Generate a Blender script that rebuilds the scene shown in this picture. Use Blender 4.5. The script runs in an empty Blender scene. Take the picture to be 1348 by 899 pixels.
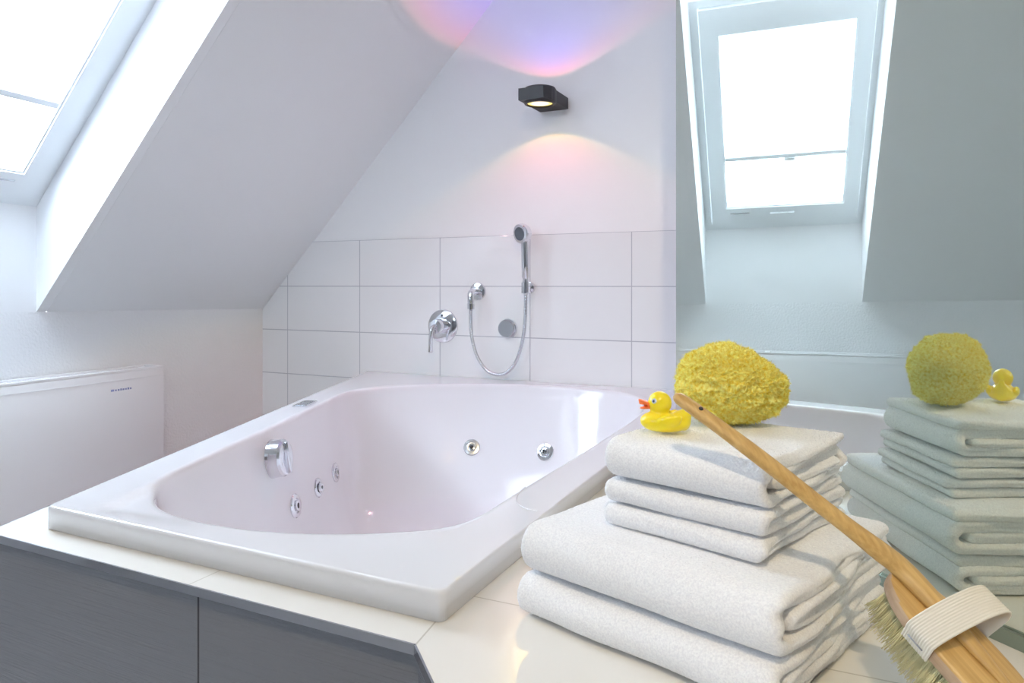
import bpy, bmesh, math, random
from mathutils import Vector, Matrix, noise
from mathutils.geometry import tessellate_polygon
from mathutils.bvhtree import BVHTree
random.seed(7)
SC = bpy.context.scene
COL = SC.collection
V = Vector
# ------------------------------------------------------------------ camera, world, light, exposure
AL = math.radians(25.05)
CZ = 0.966
cam = bpy.data.cameras.new('camera'); camo = bpy.data.objects.new('camera', cam); COL.objects.link(camo)
camo.location = (0, 0, CZ); camo.rotation_euler = (math.pi/2, 0, AL)
cam.lens = 960/1348*36; cam.sensor_width = 36; cam.shift_y = -(449.5-375)/1348; cam.clip_start = 0.02
SC.camera = camo
W = bpy.data.worlds.new('sky'); SC.world = W; W.use_nodes = True
bgn = W.node_tree.nodes['Background']
bgn.inputs[0].default_value = (0.79, 0.905, 1.05, 1); bgn.inputs[1].default_value = 34.0
SC.view_settings.view_transform = 'Standard'; SC.view_settings.look = 'None'
SC.view_settings.gamma = 1; SC.view_settings.use_curve_mapping = False
SC.view_settings.exposure = 0.76
SC.cycles.max_bounces = 14; SC.cycles.diffuse_bounces = 8; SC.cycles.transmission_bounces = 8
SC.cycles.sample_clamp_indirect = 6
XK = -2.464; YB = 2.564; XR = 2.3; YF = -2.4; ZC = 2.45
ES = V((.694, 0, .72))
def SL(Y, t, dz=0.0):            # point on the sloped ceiling, t metres up the slope
    return V((XK + ES.x*t, Y, .855 + (YB-Y)*.0203 + ES.z*t + dz))
WY0, WY1 = .855, 1.53            # dormer opening
def area_light(name, loc, rot, sx, sy, power, color=(1, 1, 1), portal=False):
    l = bpy.data.lights.new(name, 'AREA'); l.shape = 'RECTANGLE'; l.size = sx; l.size_y = sy; l.energy = power; l.color = color
    if portal: l.cycles.is_portal = True
    o = bpy.data.objects.new(name, l); COL.objects.link(o); o.location = loc; o.rotation_euler = rot; return o
# daylight portals, one outside the skylight, one outside the added fill window
pw = area_light('skylight_portal', SL((WY0+WY1)/2, .56, .40), (0, 0, 0), .78, 1.35, 1, portal=True)
nrm = V((.72, 0, -.694)).normalized()
pw.rotation_euler = nrm.to_track_quat('-Z', 'Y').to_euler()
W2 = (-1.50, -.95, 1.65, 2.20)      # x0, x1, z0, z1 of window_added_fill, added unseen behind the camera as fill light
p2 = area_light('fill_window_portal', ((W2[0]+W2[1])/2, YF-.2, (W2[2]+W2[3])/2), (0, 0, 0), W2[1]-W2[0]+.1, W2[3]-W2[2]+.1, 1, portal=True)
p2.rotation_euler = V((0, 1, 0)).to_track_quat('-Z', 'Z').to_euler()
# the warm ceiling spotlight over the platform
KEYP = V((.209, -.565, ZC-.03))
kl = bpy.data.lights.new('ceiling_spot_light', 'SPOT'); kl.energy = 46; kl.color = (1, .80, .50); kl.spot_size = math.radians(95); kl.spot_blend = .6; kl.shadow_soft_size = .014
ko = bpy.data.objects.new('ceiling_spot_light', kl); COL.objects.link(ko); ko.location = KEYP
ko.rotation_euler = (V((.05, .85, .6))-KEYP).to_track_quat('-Z', 'Y').to_euler()

# ------------------------------------------------------------------ helpers
def tag(o, label=None, cat=None, group=None, kind=None):
    if label: o['label'] = label
    if cat: o['category'] = cat
    if group: o['group'] = group
    if kind: o['kind'] = kind
    return o
def thing(name, label, cat, loc=(0, 0, 0), group=None, kind=None):
    o = bpy.data.objects.new(name, None); COL.objects.link(o); o.location = loc; o.empty_display_size = .03
    return tag(o, label, cat, group, kind)
def origin_of(p):
    v = V((0, 0, 0))
    while p is not None: v += p.location; p = p.parent
    return v
def obj(name, bm, m, parent=None, smooth=True, origin=None):
    me = bpy.data.meshes.new(name)
    base = V(origin) if origin is not None else origin_of(parent)
    if base.length > 0: bmesh.ops.translate(bm, verts=bm.verts, vec=-base)
    bmesh.ops.recalc_face_normals(bm, faces=bm.faces)
    bm.to_mesh(me); bm.free()
    for mm in (m if isinstance(m, (list, tuple)) else [m]): me.materials.append(mm)
    if smooth:
        for p in me.polygons: p.use_smooth = True
    o = bpy.data.objects.new(name, me); COL.objects.link(o)
    o.location = base - origin_of(parent)
    if parent is not None: o.parent = parent
    return o
def struct(name, bm, m, parent=None, smooth=False):
    o = obj(name, bm, m, parent, smooth)
    if parent is None: o['kind'] = 'structure'
    return o
def autosmooth(o, deg=35):
    me = o.data
    bm = bmesh.new(); bm.from_mesh(me)
    for e in bm.edges:
        if len(e.link_faces) == 2 and e.calc_face_angle(0) > math.radians(deg): e.smooth = False
    bm.to_mesh(me); bm.free(); return o
def add_box(bm, lo, hi, bev=0.0, M=None, seg=2):
    c = [(lo[i]+hi[i])/2 for i in range(3)]; s = [abs(hi[i]-lo[i]) for i in range(3)]
    r = bmesh.ops.create_cube(bm, size=1.0); vs = r['verts']
    for v in vs: v.co = V((v.co.x*s[0]+c[0], v.co.y*s[1]+c[1], v.co.z*s[2]+c[2]))
    if bev > 0:
        es = list({e for v in vs for e in v.link_edges})
        rr = bmesh.ops.bevel(bm, geom=es, offset=bev, segments=seg, affect='EDGES', profile=.5)
        vs = list({v for f in rr['faces'] for v in f.verts} | {v for v in vs if v.is_valid})
    if M is not None: bmesh.ops.transform(bm, matrix=M, verts=vs)
    return vs
def add_lathe(bm, prof, M=None, n=48, cap=True):
    """prof: list of (r, h); axis +Z; M places it."""
    rings = []
    for r, h in prof:
        if r < 1e-6: rings.append([bm.verts.new((0, 0, h))]); continue
        rings.append([bm.verts.new((r*math.cos(2*math.pi*i/n), r*math.sin(2*math.pi*i/n), h)) for i in range(n)])
    for A, B in zip(rings, rings[1:]):
        for i in range(n):
            j = (i+1) % n
            if len(A) == 1 and len(B) == 1: continue
            if len(A) == 1: bm.faces.new((A[0], B[i], B[j]))
            elif len(B) == 1: bm.faces.new((A[i], A[j], B[0]))
            else: bm.faces.new((A[i], A[j], B[j], B[i]))
    if cap:
        if len(rings[0]) > 1: bm.faces.new(rings[0])
        if len(rings[-1]) > 1: bm.faces.new(rings[-1])
    vs = [v for r in rings for v in r]
    if M is not None: bmesh.ops.transform(bm, matrix=M, verts=vs)
    return vs
def axisM(loc, d, up=None):
    q = V(d).to_track_quat('Z', 'Y'); return Matrix.Translation(V(loc)) @ q.to_matrix().to_4x4()
def add_tube(bm, pts, rad, n=16, cap=True, flat=None):
    """tube along pts; rad scalar or list; flat=(axis vector, factor) squashes the section"""
    pts = [V(p) for p in pts]; N = len(pts)
    rads = rad if isinstance(rad, (list, tuple)) else [rad]*N
    t0 = (pts[1]-pts[0]).normalized(); up = V((0, 0, 1)) if abs(t0.z) < .9 else V((0, 1, 0))
    x = t0.cross(up).normalized(); rings = []
    for i in range(N):
        t = (pts[min(i+1, N-1)]-pts[max(i-1, 0)]).normalized()
        x = (x - t*x.dot(t)).normalized(); y = t.cross(x)
        ring = []
        for k in range(n):
            a = 2*math.pi*k/n; o = (x*math.cos(a)+y*math.sin(a))*rads[i]
            if flat: fa = (flat[0]-t*flat[0].dot(t)).normalized(); o -= fa*o.dot(fa)*(1-flat[1])
            ring.append(bm.verts.new(pts[i]+o))
        rings.append(ring)
    for A, B in zip(rings, rings[1:]):
        for k in range(n): bm.faces.new((A[k], A[(k+1) % n], B[(k+1) % n], B[k]))
    if cap: bm.faces.new(rings[0]); bm.faces.new(rings[-1])
    return [v for r in rings for v in r]
def spline(pts, n=12, closed=False):
    pts = [V(p) for p in pts]; out = []; L = len(pts); R = range(L if closed else L-1)
    for i in R:
        if closed: p0, p1, p2, p3 = pts[(i-1) % L], pts[i], pts[(i+1) % L], pts[(i+2) % L]
        else: p0, p1, p2, p3 = pts[max(i-1, 0)], pts[i], pts[i+1], pts[min(i+2, L-1)]
        for k in range(n):
            t = k/n
            out.append(.5*((2*p1)+(-p0+p2)*t+(2*p0-5*p1+4*p2-p3)*t*t+(-p0+3*p1-3*p2+p3)*t**3))
    if not closed: out.append(pts[-1])
    return out
def slab(bm, outer, z0, z1, holes=()):
    """prism of a polygon with holes"""
    loops = [list(outer)]+[list(h) for h in holes]
    flat = [p for l in loops for p in l]
    tris = tessellate_polygon([[V((p[0], p[1], 0)) for p in l] for l in loops])
    top = [bm.verts.new((p[0], p[1], z1)) for p in flat]; bot = [bm.verts.new((p[0], p[1], z0)) for p in flat]
    for t in tris:
        bm.faces.new([top[i] for i in t]); bm.faces.new([bot[i] for i in reversed(t)])
    k = 0
    for l in loops:
        n = len(l)
        for i in range(n):
            j = (i+1) % n; bm.faces.new((bot[k+i], bot[k+j], top[k+j], top[k+i]))
        k += n
def quadbox(bm, q, d):
    """slab from quad q (4 points) extruded by vector d"""
    a = [bm.verts.new(V(p)) for p in q]; b = [bm.verts.new(V(p)+V(d)) for p in q]
    bm.faces.new(a); bm.faces.new(b[::-1]); n = len(q)
    for i in range(n): bm.faces.new((a[i], a[(i+1) % n], b[(i+1) % n], b[i]))

# ------------------------------------------------------------------ materials
def mat(name, color, rough=.5, metal=0, coat=0, spec=.5, **kw):
    m = bpy.data.materials.new(name); m.use_nodes = True
    b = m.node_tree.nodes['Principled BSDF']
    b.inputs['Base Color'].default_value = (*color, 1); b.inputs['Roughness'].default_value = rough
    b.inputs['Metallic'].default_value = metal; b.inputs['Coat Weight'].default_value = coat; b.inputs['Coat Roughness'].default_value = .03
    b.inputs['Specular IOR Level'].default_value = spec
    for k, v in kw.items(): b.inputs[k.replace('_', ' ')].default_value = v
    return m
def nd(m, t, **kw):
    n = m.node_tree.nodes.new(t)
    for k, v in kw.items():
        if k.startswith('i_'):
            key = k[2:]; key = int(key) if key.isdigit() else key.replace('_', ' ')
            n.inputs[key].default_value = v
        else: setattr(n, k, v)
    return n
def lk(m, a, b): m.node_tree.links.new(a, b)
def bsdf(m): return m.node_tree.nodes['Principled BSDF']
def bump(m, scale, strength, dist=.001, detail=3, vec=None, stretch=None, rough=.5):
    tc = nd(m, 'ShaderNodeTexCoord'); src = tc.outputs['Object'] if vec is None else vec
    if stretch:
        mp = nd(m, 'ShaderNodeMapping'); mp.inputs['Scale'].default_value = stretch; lk(m, src, mp.inputs[0]); src = mp.outputs[0]
    nz = nd(m, 'ShaderNodeTexNoise'); nz.inputs['Scale'].default_value = scale; nz.inputs['Detail'].default_value = detail; nz.inputs['Roughness'].default_value = rough
    lk(m, src, nz.inputs['Vector'])
    bp = nd(m, 'ShaderNodeBump'); bp.inputs['Strength'].default_value = strength; bp.inputs['Distance'].default_value = dist
    lk(m, nz.outputs[0], bp.inputs['Height']); lk(m, bp.outputs[0], bsdf(m).inputs['Normal'])
    return nz, bp
def mth(m, op, a, b=None, clamp=False):
    n = nd(m, 'ShaderNodeMath', operation=op, use_clamp=clamp)
    for i, v in enumerate((a, b)):
        if v is None: continue
        if isinstance(v, (int, float)): n.inputs[i].default_value = v
        else: lk(m, v, n.inputs[i])
    return n.outputs[0]
def line_mask(m, coord, at, half, period=None):
    d = mth(m, 'SUBTRACT', coord, at)
    if period:
        d = mth(m, 'ADD', d, period*50+period/2); d = mth(m, 'MODULO', d, period); d = mth(m, 'SUBTRACT', d, period/2)
    d = mth(m, 'ABSOLUTE', d); return mth(m, 'LESS_THAN', d, half)
def pos(m):
    g = nd(m, 'ShaderNodeNewGeometry'); s = nd(m, 'ShaderNodeSeparateXYZ'); lk(m, g.outputs['Position'], s.inputs[0]); return s.outputs
def tile_mix(m, mask, grout, base, rough_t, rough_g):
    mx = nd(m, 'ShaderNodeMix', data_type='RGBA'); mx.inputs[6].default_value = (*base, 1); mx.inputs[7].default_value = (*grout, 1)
    lk(m, mask, mx.inputs[0]); lk(m, mx.outputs[2], bsdf(m).inputs['Base Color'])
    r = nd(m, 'ShaderNodeMix', data_type='FLOAT'); r.inputs[2].default_value = rough_t; r.inputs[3].default_value = rough_g
    lk(m, mask, r.inputs[0]); lk(m, r.outputs[0], bsdf(m).inputs['Roughness'])
    bp = nd(m, 'ShaderNodeBump', invert=True); bp.inputs['Strength'].default_value = .6; bp.inputs['Distance'].default_value = .001
    lk(m, mask, bp.inputs['Height']); lk(m, bp.outputs[0], bsdf(m).inputs['Normal'])

M_wall = mat('painted_plaster', (.89, .89, .90), .7); bump(M_wall, 60, .12, .002)
M_rough = mat('rough_cast_plaster', (.89, .89, .90), .75); bump(M_rough, 110, .45, .005, 2)
M_slope = mat('painted_ceiling', (.90, .90, .91), .5); bump(M_slope, 25, .05, .002)
M_greige = mat('greige_plaster', (.50, .50, .52), .8); bump(M_greige, 60, .12, .002)
M_frame = mat('white_window_lacquer', (.84, .86, .88), .3)
M_floor = mat('floor_tile', (.16, .155, .15), .35)
P_ = pos(M_floor); mk = mth(M_floor, 'MAXIMUM', line_mask(M_floor, P_[0], 0.1, .002, .6), line_mask(M_floor, P_[1], .0, .002, .6)); tile_mix(M_floor, mk, (.3, .3, .3), (.50, .49, .48), .3, .8)
M_walltile = mat('white_glazed_wall_tile', (.8, .8, .8), .1)
P_ = pos(M_walltile)
mk = mth(M_walltile, 'MAXIMUM', line_mask(M_walltile, P_[0], -1.916, .0018, .3985), line_mask(M_walltile, P_[2], 1.158-.1975, .0018, .1975))
tile_mix(M_walltile, mk, (.50, .50, .54), (.86, .86, .87), .07, .8)
M_decktile = mat('cream_deck_tile', (.8, .78, .74), .2)
P_ = pos(M_decktile)
l1 = mth(M_decktile, 'MULTIPLY', line_mask(M_decktile, P_[1], .836, .0011, .3), mth(M_decktile, 'GREATER_THAN', P_[0], -.452))
l2 = mth(M_decktile, 'MULTIPLY', line_mask(M_decktile, P_[0], -.811, .0011, .6), mth(M_decktile, 'LESS_THAN', P_[0], -.46))
l3 = mth(M_decktile, 'MULTIPLY', line_mask(M_decktile, P_[0], .29, .0011, .6), mth(M_decktile, 'GREATER_THAN', P_[0], 0))
l4 = mth(M_decktile, 'MULTIPLY', mth(M_decktile, 'LESS_THAN', mth(M_decktile, 'ABSOLUTE', mth(M_decktile, 'SUBTRACT', P_[0], mth(M_decktile, 'ADD', mth(M_decktile, 'MULTIPLY', mth(M_decktile, 'SUBTRACT', P_[1], .697), -.15), -.445))), .0011), mth(M_decktile, 'LESS_THAN', P_[1], .80))
mk = mth(M_decktile, 'MAXIMUM', mth(M_decktile, 'MAXIMUM', l1, l2), mth(M_decktile, 'MAXIMUM', l3, l4))
tile_mix(M_decktile, mk, (.50, .47, .42), (.80, .775, .73), .22, .8)
M_panel = mat('grey_brushed_gloss_tile', (.13, .13, .145), .16)
nz, bp = bump(M_panel, 6, .7, .0020, 5, stretch=(1.2, 1.2, 60))
P_ = pos(M_panel); u = mth(M_panel, 'ADD', P_[0], mth(M_panel, 'MULTIPLY', P_[1], 0.0))
mk = line_mask(M_panel, P_[0], -.806, .0018, .6)
mx = nd(M_panel, 'ShaderNodeMix', data_type='RGBA'); mx.inputs[6].default_value = (.20, .203, .225, 1); mx.inputs[7].default_value = (.05, .05, .055, 1); lk(M_panel, mk, mx.inputs[0]); lk(M_panel, mx.outputs[2], bsdf(M_panel).inputs['Base Color'])
M_tub = mat('white_acrylic', (.77, .77, .80), .10, coat=.6, spec=.5)
M_chrome = mat('chrome', (.80, .81, .84), .06, metal=1)
M_satin = mat('satin_chrome', (.62, .63, .66), .25, metal=1)
M_steel = mat('polished_trim', (.50, .51, .55), .10, metal=1)
M_dark = mat('dark_hollow', (.02, .02, .025), .5)
M_rubber = mat('grey_rubber_nozzles', (.09, .10, .12), .5)
M_black = mat('black_powder_coat', (.022, .022, .026), .45)
M_rad = mat('white_radiator_enamel', (.88, .88, .90), .3)
M_logo = mat('blue_grey_print', (.25, .28, .48), .5)
M_chan = mat('green_grey_aluminium', (.28, .34, .30), .3, metal=.6)
M_towel = mat('white_terry', (.95, .95, .97), .95, spec=.1); bsdf(M_towel).inputs['Sheen Weight'].default_value = .3
nz, bp = bump(M_towel, 420, .7, .0016, 4, rough=.7)
_n = nd(M_towel, 'ShaderNodeTexNoise'); _n.inputs['Scale'].default_value = 430; _n.inputs['Detail'].default_value = 3; _n.inputs['Roughness'].default_value = .7
_t = nd(M_towel, 'ShaderNodeTexCoord'); lk(M_towel, _t.outputs['Object'], _n.inputs['Vector'])
_c = nd(M_towel, 'ShaderNodeValToRGB'); _c.color_ramp.elements[0].position = .36; _c.color_ramp.elements[1].position = .62
_c.color_ramp.elements[0].color = (.845, .845, .875, 1); _c.color_ramp.elements[1].color = (.98, .98, .99, 1)  # shade between the terry loops, put into the colour as noise
lk(M_towel, _n.outputs[0], _c.inputs[0]); lk(M_towel, _c.outputs[0], bsdf(M_towel).inputs['Base Color'])
M_duck = mat('yellow_vinyl', (.96, .76, .02), .28, coat=.2); bsdf(M_duck).inputs['Subsurface Weight'].default_value = .15; bsdf(M_duck).inputs['Subsurface Radius'].default_value = (.004, .003, .001)
M_beak = mat('orange_vinyl', (.85, .17, .03), .35)
M_eyew = mat('pale_blue_eye_paint', (.55, .62, .75), .3)
M_eyeb = mat('dark_eye_paint', (.03, .05, .12), .3)
M_wood = mat('oiled_beech', (.55, .34, .13), .38)
nz, bp = bump(M_wood, 30, .15, .0006, 5)
M_wood2 = mat('beech_edge_grain', (.50, .35, .24), .5)
def wood(m, c1, c2, dirv):
    tc = nd(m, 'ShaderNodeTexCoord'); mp = nd(m, 'ShaderNodeMapping'); lk(m, tc.outputs['Object'], mp.inputs[0])
    q = V(dirv).to_track_quat('X', 'Z').inverted().to_euler(); mp.inputs['Rotation'].default_value = q
    mp2 = nd(m, 'ShaderNodeMapping'); mp2.inputs['Scale'].default_value = (12, 220, 220); lk(m, mp.outputs[0], mp2.inputs[0])
    n = nd(m, 'ShaderNodeTexNoise'); n.inputs['Scale'].default_value = 1; n.inputs['Detail'].default_value = 5; lk(m, mp2.outputs[0], n.inputs['Vector'])
    cr = nd(m, 'ShaderNodeValToRGB'); cr.color_ramp.elements[0].color = (*c1, 1); cr.color_ramp.elements[1].color = (*c2, 1)
    cr.color_ramp.elements[0].position = .3; cr.color_ramp.elements[1].position = .7
    lk(m, n.outputs[0], cr.inputs[0]); lk(m, cr.outputs[0], bsdf(m).inputs['Base Color'])
M_bristle = mat('pale_bristle', (.84, .78, .46), .6)
M_strap = mat('cream_ribbed_cotton', (.80, .76, .66), .9)
M_staple = mat('steel_staple', (.45, .46, .5), .3, metal=1)

def mat_sponge():
    m = mat('yellow_sea_wool', (.88, .76, .05), .85, spec=.2)
    tc = nd(m, 'ShaderNodeTexCoord')
    n = nd(m, 'ShaderNodeTexNoise'); n.inputs['Scale'].default_value = 240; n.inputs['Detail'].default_value = 4; lk(m, tc.outputs['Object'], n.inputs['Vector'])
    cr = nd(m, 'ShaderNodeValToRGB'); cr.color_ramp.elements[0].position = .36; cr.color_ramp.elements[1].position = .6
    cr.color_ramp.elements[0].color = (.82, .64, .07, 1); cr.color_ramp.elements[1].color = (.97, .94, .34, 1)
    lk(m, n.outputs[0], cr.inputs[0]); lk(m, cr.outputs[0], bsdf(m).inputs['Base Color'])
    bsdf(m).inputs['Subsurface Weight'].default_value = .12; bsdf(m).inputs['Subsurface Radius'].default_value = (.006, .005, .001)
    return m
M_sponge = mat_sponge()
def mat_glass_partition():
    m = bpy.data.materials.new('satin_green_glass'); m.use_nodes = True; nt = m.node_tree; nt.nodes.remove(nt.nodes['Principled BSDF'])
    out = nt.nodes['Material Output']
    g = nd(m, 'ShaderNodeBsdfGlossy'); g.inputs['Color'].default_value = (.93, .97, .91, 1); g.inputs['Roughness'].default_value = .015
    d = nd(m, 'ShaderNodeBsdfDiffuse'); d.inputs['Color'].default_value = (.10, .17, .16, 1)
    fr = nd(m, 'ShaderNodeFresnel'); fr.inputs['IOR'].default_value = 2.4
    k = mth(m, 'ADD', mth(m, 'MULTIPLY', fr.outputs[0], .35), .68)
    mx = nd(m, 'ShaderNodeMixShader'); lk(m, k, mx.inputs[0]); lk(m, d.outputs[0], mx.inputs[1]); lk(m, g.outputs[0], mx.inputs[2]); lk(m, mx.outputs[0], out.inputs[0])
    return m
M_glass = mat_glass_partition()
M_glassedge = mat('pale_green_glass_edge', (.50, .66, .62), .15)
def mat_pane():
    m = bpy.data.materials.new('window_glass'); m.use_nodes = True; nt = m.node_tree; nt.nodes.remove(nt.nodes['Principled BSDF'])
    t = nd(m, 'ShaderNodeBsdfTransparent'); t.inputs[0].default_value = (.96, .98, .98, 1)
    g = nd(m, 'ShaderNodeBsdfGlossy'); g.inputs['Roughness'].default_value = 0.0
    fr = nd(m, 'ShaderNodeFresnel'); fr.inputs['IOR'].default_value = 1.45
    mx = nd(m, 'ShaderNodeMixShader'); lk(m, mth(m, 'MULTIPLY', fr.outputs[0], .6), mx.inputs[0]); lk(m, t.outputs[0], mx.inputs[1]); lk(m, g.outputs[0], mx.inputs[2])
    lk(m, mx.outputs[0], nt.nodes['Material Output'].inputs[0]); return m
M_pane = mat_pane()
def mat_blind():
    m = bpy.data.materials.new('white_pleated_fabric'); m.use_nodes = True; nt = m.node_tree; nt.nodes.remove(nt.nodes['Principled BSDF'])
    t = nd(m, 'ShaderNodeBsdfTranslucent'); t.inputs[0].default_value = (.85, .88, .9, 1)
    g = nd(m, 'ShaderNodeBsdfDiffuse'); g.inputs[0].default_value = (.9, .9, .92, 1)
    mx = nd(m, 'ShaderNodeMixShader'); mx.inputs[0].default_value = .5; lk(m, t.outputs[0], mx.inputs[1]); lk(m, g.outputs[0], mx.inputs[2])
    lk(m, mx.outputs[0], nt.nodes['Material Output'].inputs[0]); return m
M_blind = mat_blind()

# ------------------------------------------------------------------ room shell
bm = bmesh.new(); add_box(bm, (XK-.3, YF-.2, -.12), (XR+.2, YB+.2, 0)); struct('floor', bm, M_floor)
# back wall, cut along the slope
T_END = (ZC-.855)/ES.z
bm = bmesh.new()
poly = [(XK-.2, 0), (XR+.2, 0), (XR+.2, ZC+.1), (SL(YB, T_END).x-.05, ZC+.1), (XK-.2, .855+.1)]
quadbox(bm, [(x, YB, z) for x, z in poly], (0, .18, 0)); struct('wall_back', bm, M_wall)
bm = bmesh.new(); quadbox(bm, [(XK, YB, 0), (XK, YF, 0), (XK, YF, SL(YF, 0).z), (XK, YB, .855)], (-.2, 0, 0)); struct('wall_left', bm, M_rough)
bm = bmesh.new()
add_box(bm, (XK-.2, YF-.18, 0), (W2[0], YF, ZC)); add_box(bm, (W2[1], YF-.18, 0), (XR+.18, YF, ZC))
add_box(bm, (W2[0], YF-.18, 0), (W2[1], YF, W2[2])); add_box(bm, (W2[0], YF-.18, W2[3]), (W2[1], YF, ZC))
struct('wall_front', bm, M_greige)
bm = bmesh.new(); add_box(bm, (XR, YF, 0), (XR+.18, YB, ZC)); struct('wall_right', bm, M_wall)
bm = bmesh.new(); add_box(bm, (SL(YB, T_END).x-.3, YF-.2, ZC), (XR+.2, YB+.2, ZC+.12)); struct('ceiling', bm, M_slope)
# sloped wall in three patches round the opening
T1 = 1.603
on = V((-.72, 0, .694))*.10
bm = bmesh.new()
te = T_END+.05
for y0, y1, ta, tb in ((WY1+.0351, YB, 0, te), (YF, WY0-.0351, 0, te), (WY0-.035, WY1+.035, T1+.05, te)):
    quadbox(bm, [SL(y0, ta), SL(y1, ta), SL(y1, tb), SL(y0, tb)], on)
struct('wall_slope', bm, M_slope)

# skylight window_1
DZ = .35
win = thing('window_1', 'white roof window with a half-drawn pleated blind in the sloped ceiling', 'window', (XK, 1.19, .876), kind='structure')
TW1 = (SL(1.2, T1).z - .855-(YB-1.2)*.0203-DZ)/ES.z
bm = bmesh.new()
for y, dy in ((WY1, .035), (WY0, -.035)):
    quadbox(bm, [SL(y, 0), SL(y, T1), SL(y, TW1, DZ), SL(y, 0, DZ)], (0, dy, 0))
quadbox(bm, [SL(WY0-.03, 0), SL(WY1+.03, 0), SL(WY1+.03, 0, DZ), SL(WY0-.03, 0, DZ)], (-.035, 0, 0))
quadbox(bm, [SL(WY0-.03, T1), SL(WY1+.03, T1), SL(WY1+.03, TW1, DZ), SL(WY0-.03, TW1, DZ)], (.048, 0, .0))
obj('window_reveal', bm, M_slope, win, smooth=False)
nin = V((.72, 0, -.694))            # towards the room
def wq(y0, y1, t0, t1, up, th):     # box lying in the window plane, 'up' = offset to the room, th thickness
    return [SL(y, t, DZ)+nin*up for y, t in ((y0, t0), (y1, t0), (y1, t1), (y0, t1))], -nin*th
def frame(name, o, i, up, th, m, parent):
    bm = bmesh.new()
    for a in ((o[0], o[1], o[2], i[2]), (o[0], o[1], i[3], o[3]), (o[0], i[0], i[2], i[3]), (i[1], o[1], i[2], i[3])):
        q, d = wq(*a, up, th); quadbox(bm, q, d)
    return obj(name, bm, m, parent, smooth=False)
frame('window_frame', (WY0-.02, WY1+.02, -.03, TW1+.03), (WY0+.022, WY1-.03, .035, TW1-.03), .0, .09, M_frame, win)
sash = frame('window_sash', (WY0+.026, WY1-.034, .040, TW1-.035), (WY0+.082, WY1-.098, .130, .975), .012, .07, M_frame, win)
frame('glazing_bead', (WY0+.080, WY1-.096, .127, .978), (WY0+.088, WY1-.104, .136, .969), .006, .03, M_frame, win)
bm = bmesh.new(); q, d = wq(WY0+.075, WY1-.09, .12, .985, -.03, .006); quadbox(bm, q, d); obj('window_pane', bm, M_pane, win, smooth=False)
bm = bmesh.new(); q, d = wq(1.14, 1.24, .075, .10, .022, .012); quadbox(bm, q, d); obj('window_handle', bm, M_frame, win, smooth=False)
bm = bmesh.new(); q, d = wq(WY1-.20, WY1-.115, .098, .104, .0125, .003); quadbox(bm, q, d); obj('type_plate', bm, M_satin, win, smooth=False)
# blind: pleats across, hanging from the top down to t=.40
bl = thing('pleated_blind', 'white pleated blind pulled halfway down the roof window', 'blind', tuple(SL(1.19, .4, DZ)))
bm = bmesh.new(); NP = 30; prev = None
tA, tB = .40, .975
for i in range(NP*2+1):
    t = tA+(tB-tA)*i/(NP*2); up = -.002 if i % 2 else -.012
    p = [bm.verts.new(SL(y, t, DZ)+nin*up) for y in (WY0+.089, WY1-.105)]
    if prev: bm.faces.new((prev[0], prev[1], p[1], p[0]))
    prev = p
obj('pleated_fabric', bm, M_blind, bl, smooth=False)
bm = bmesh.new(); q, d = wq(WY0+.089, WY1-.105, .382, .402, .002, .014); quadbox(bm, q, d); obj('bottom_rail', bm, M_frame, bl, smooth=False)
bm = bmesh.new(); q, d = wq(1.14, 1.185, .368, .384, .008, .010); quadbox(bm, q, d); obj('pull_tab', bm, M_frame, bl, smooth=False)
w2 = thing('window_added_fill', 'white framed window added out of view for fill light, facing the tiled wall', 'window', ((W2[0]+W2[1])/2, YF-.1, W2[2]), kind='structure')  # unseen window added to brighten the room from behind the camera
bm = bmesh.new(); f = .06
add_box(bm, (W2[0], YF-.14, W2[2]), (W2[1], YF-.07, W2[2]+f)); add_box(bm, (W2[0], YF-.14, W2[3]-f), (W2[1], YF-.07, W2[3]))
for x in (W2[0], W2[1]-f): add_box(bm, (x, YF-.14, W2[2]+f), (x+f, YF-.07, W2[3]-f))
obj('window_frame', bm, M_frame, w2, smooth=False)
bm = bmesh.new(); add_box(bm, (W2[0]+.03, YF-.11, W2[2]+.03), (W2[1]-.03, YF-.104, W2[3]-.03)); obj('window_pane', bm, M_pane, w2, smooth=False)

# wall tiles on the back wall, top row cut along the slope
ZT = 1.158; xs = XK+ES.x*(ZT-.855)/ES.z
bm = bmesh.new(); quadbox(bm, [(XK, YB, 0.001), (XR, YB, 0.001), (XR, YB, ZT), (xs, YB, ZT), (XK, YB, .854)], (0, -.007, 0))
wt = obj('wall_tiles', bm, M_walltile, None, smooth=False); wt['kind'] = 'structure'; wt.name = 'trim_1'
YT = YB-.007

# ------------------------------------------------------------------ tiled platform
PL = thing('tiled_platform', 'cream-tiled platform with grey tiled front and chrome edging around the bathtub', 'platform', (-.6, 1.5, 0))
ZP = .562
FL, FR, BR, BL = V((-1.211, .767)), V((-.443, .751)), V((-.460, 2.552)), V((-1.872, 2.552))
outer = [(-1.282, .7165), (-.445, .697), (.155, .097), (.75, -.498), (1.7, -.498), (1.7, YT), (-1.945, YT)]
def inset_poly(pts, d):
    c = sum(pts, V((0, 0)))/len(pts); out = []
    n = len(pts)
    for i in range(n):
        p0, p1, p2 = pts[i-1], pts[i], pts[(i+1) % n]
        e1 = (p1-p0).normalized(); e2 = (p2-p1).normalized()
        n1 = V((-e1.y, e1.x)); n2 = V((-e2.y, e2.x)); b = (n1+n2).normalized()
        out.append(p1+b*d/max(.3, b.dot(n1)))
    return out
hole = inset_poly([FL, FR, BR, BL], .035)
bm = bmesh.new(); slab(bm, outer, ZP-.012, ZP, [hole]); obj('platform_top', bm, M_decktile, PL, smooth=False)
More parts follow.
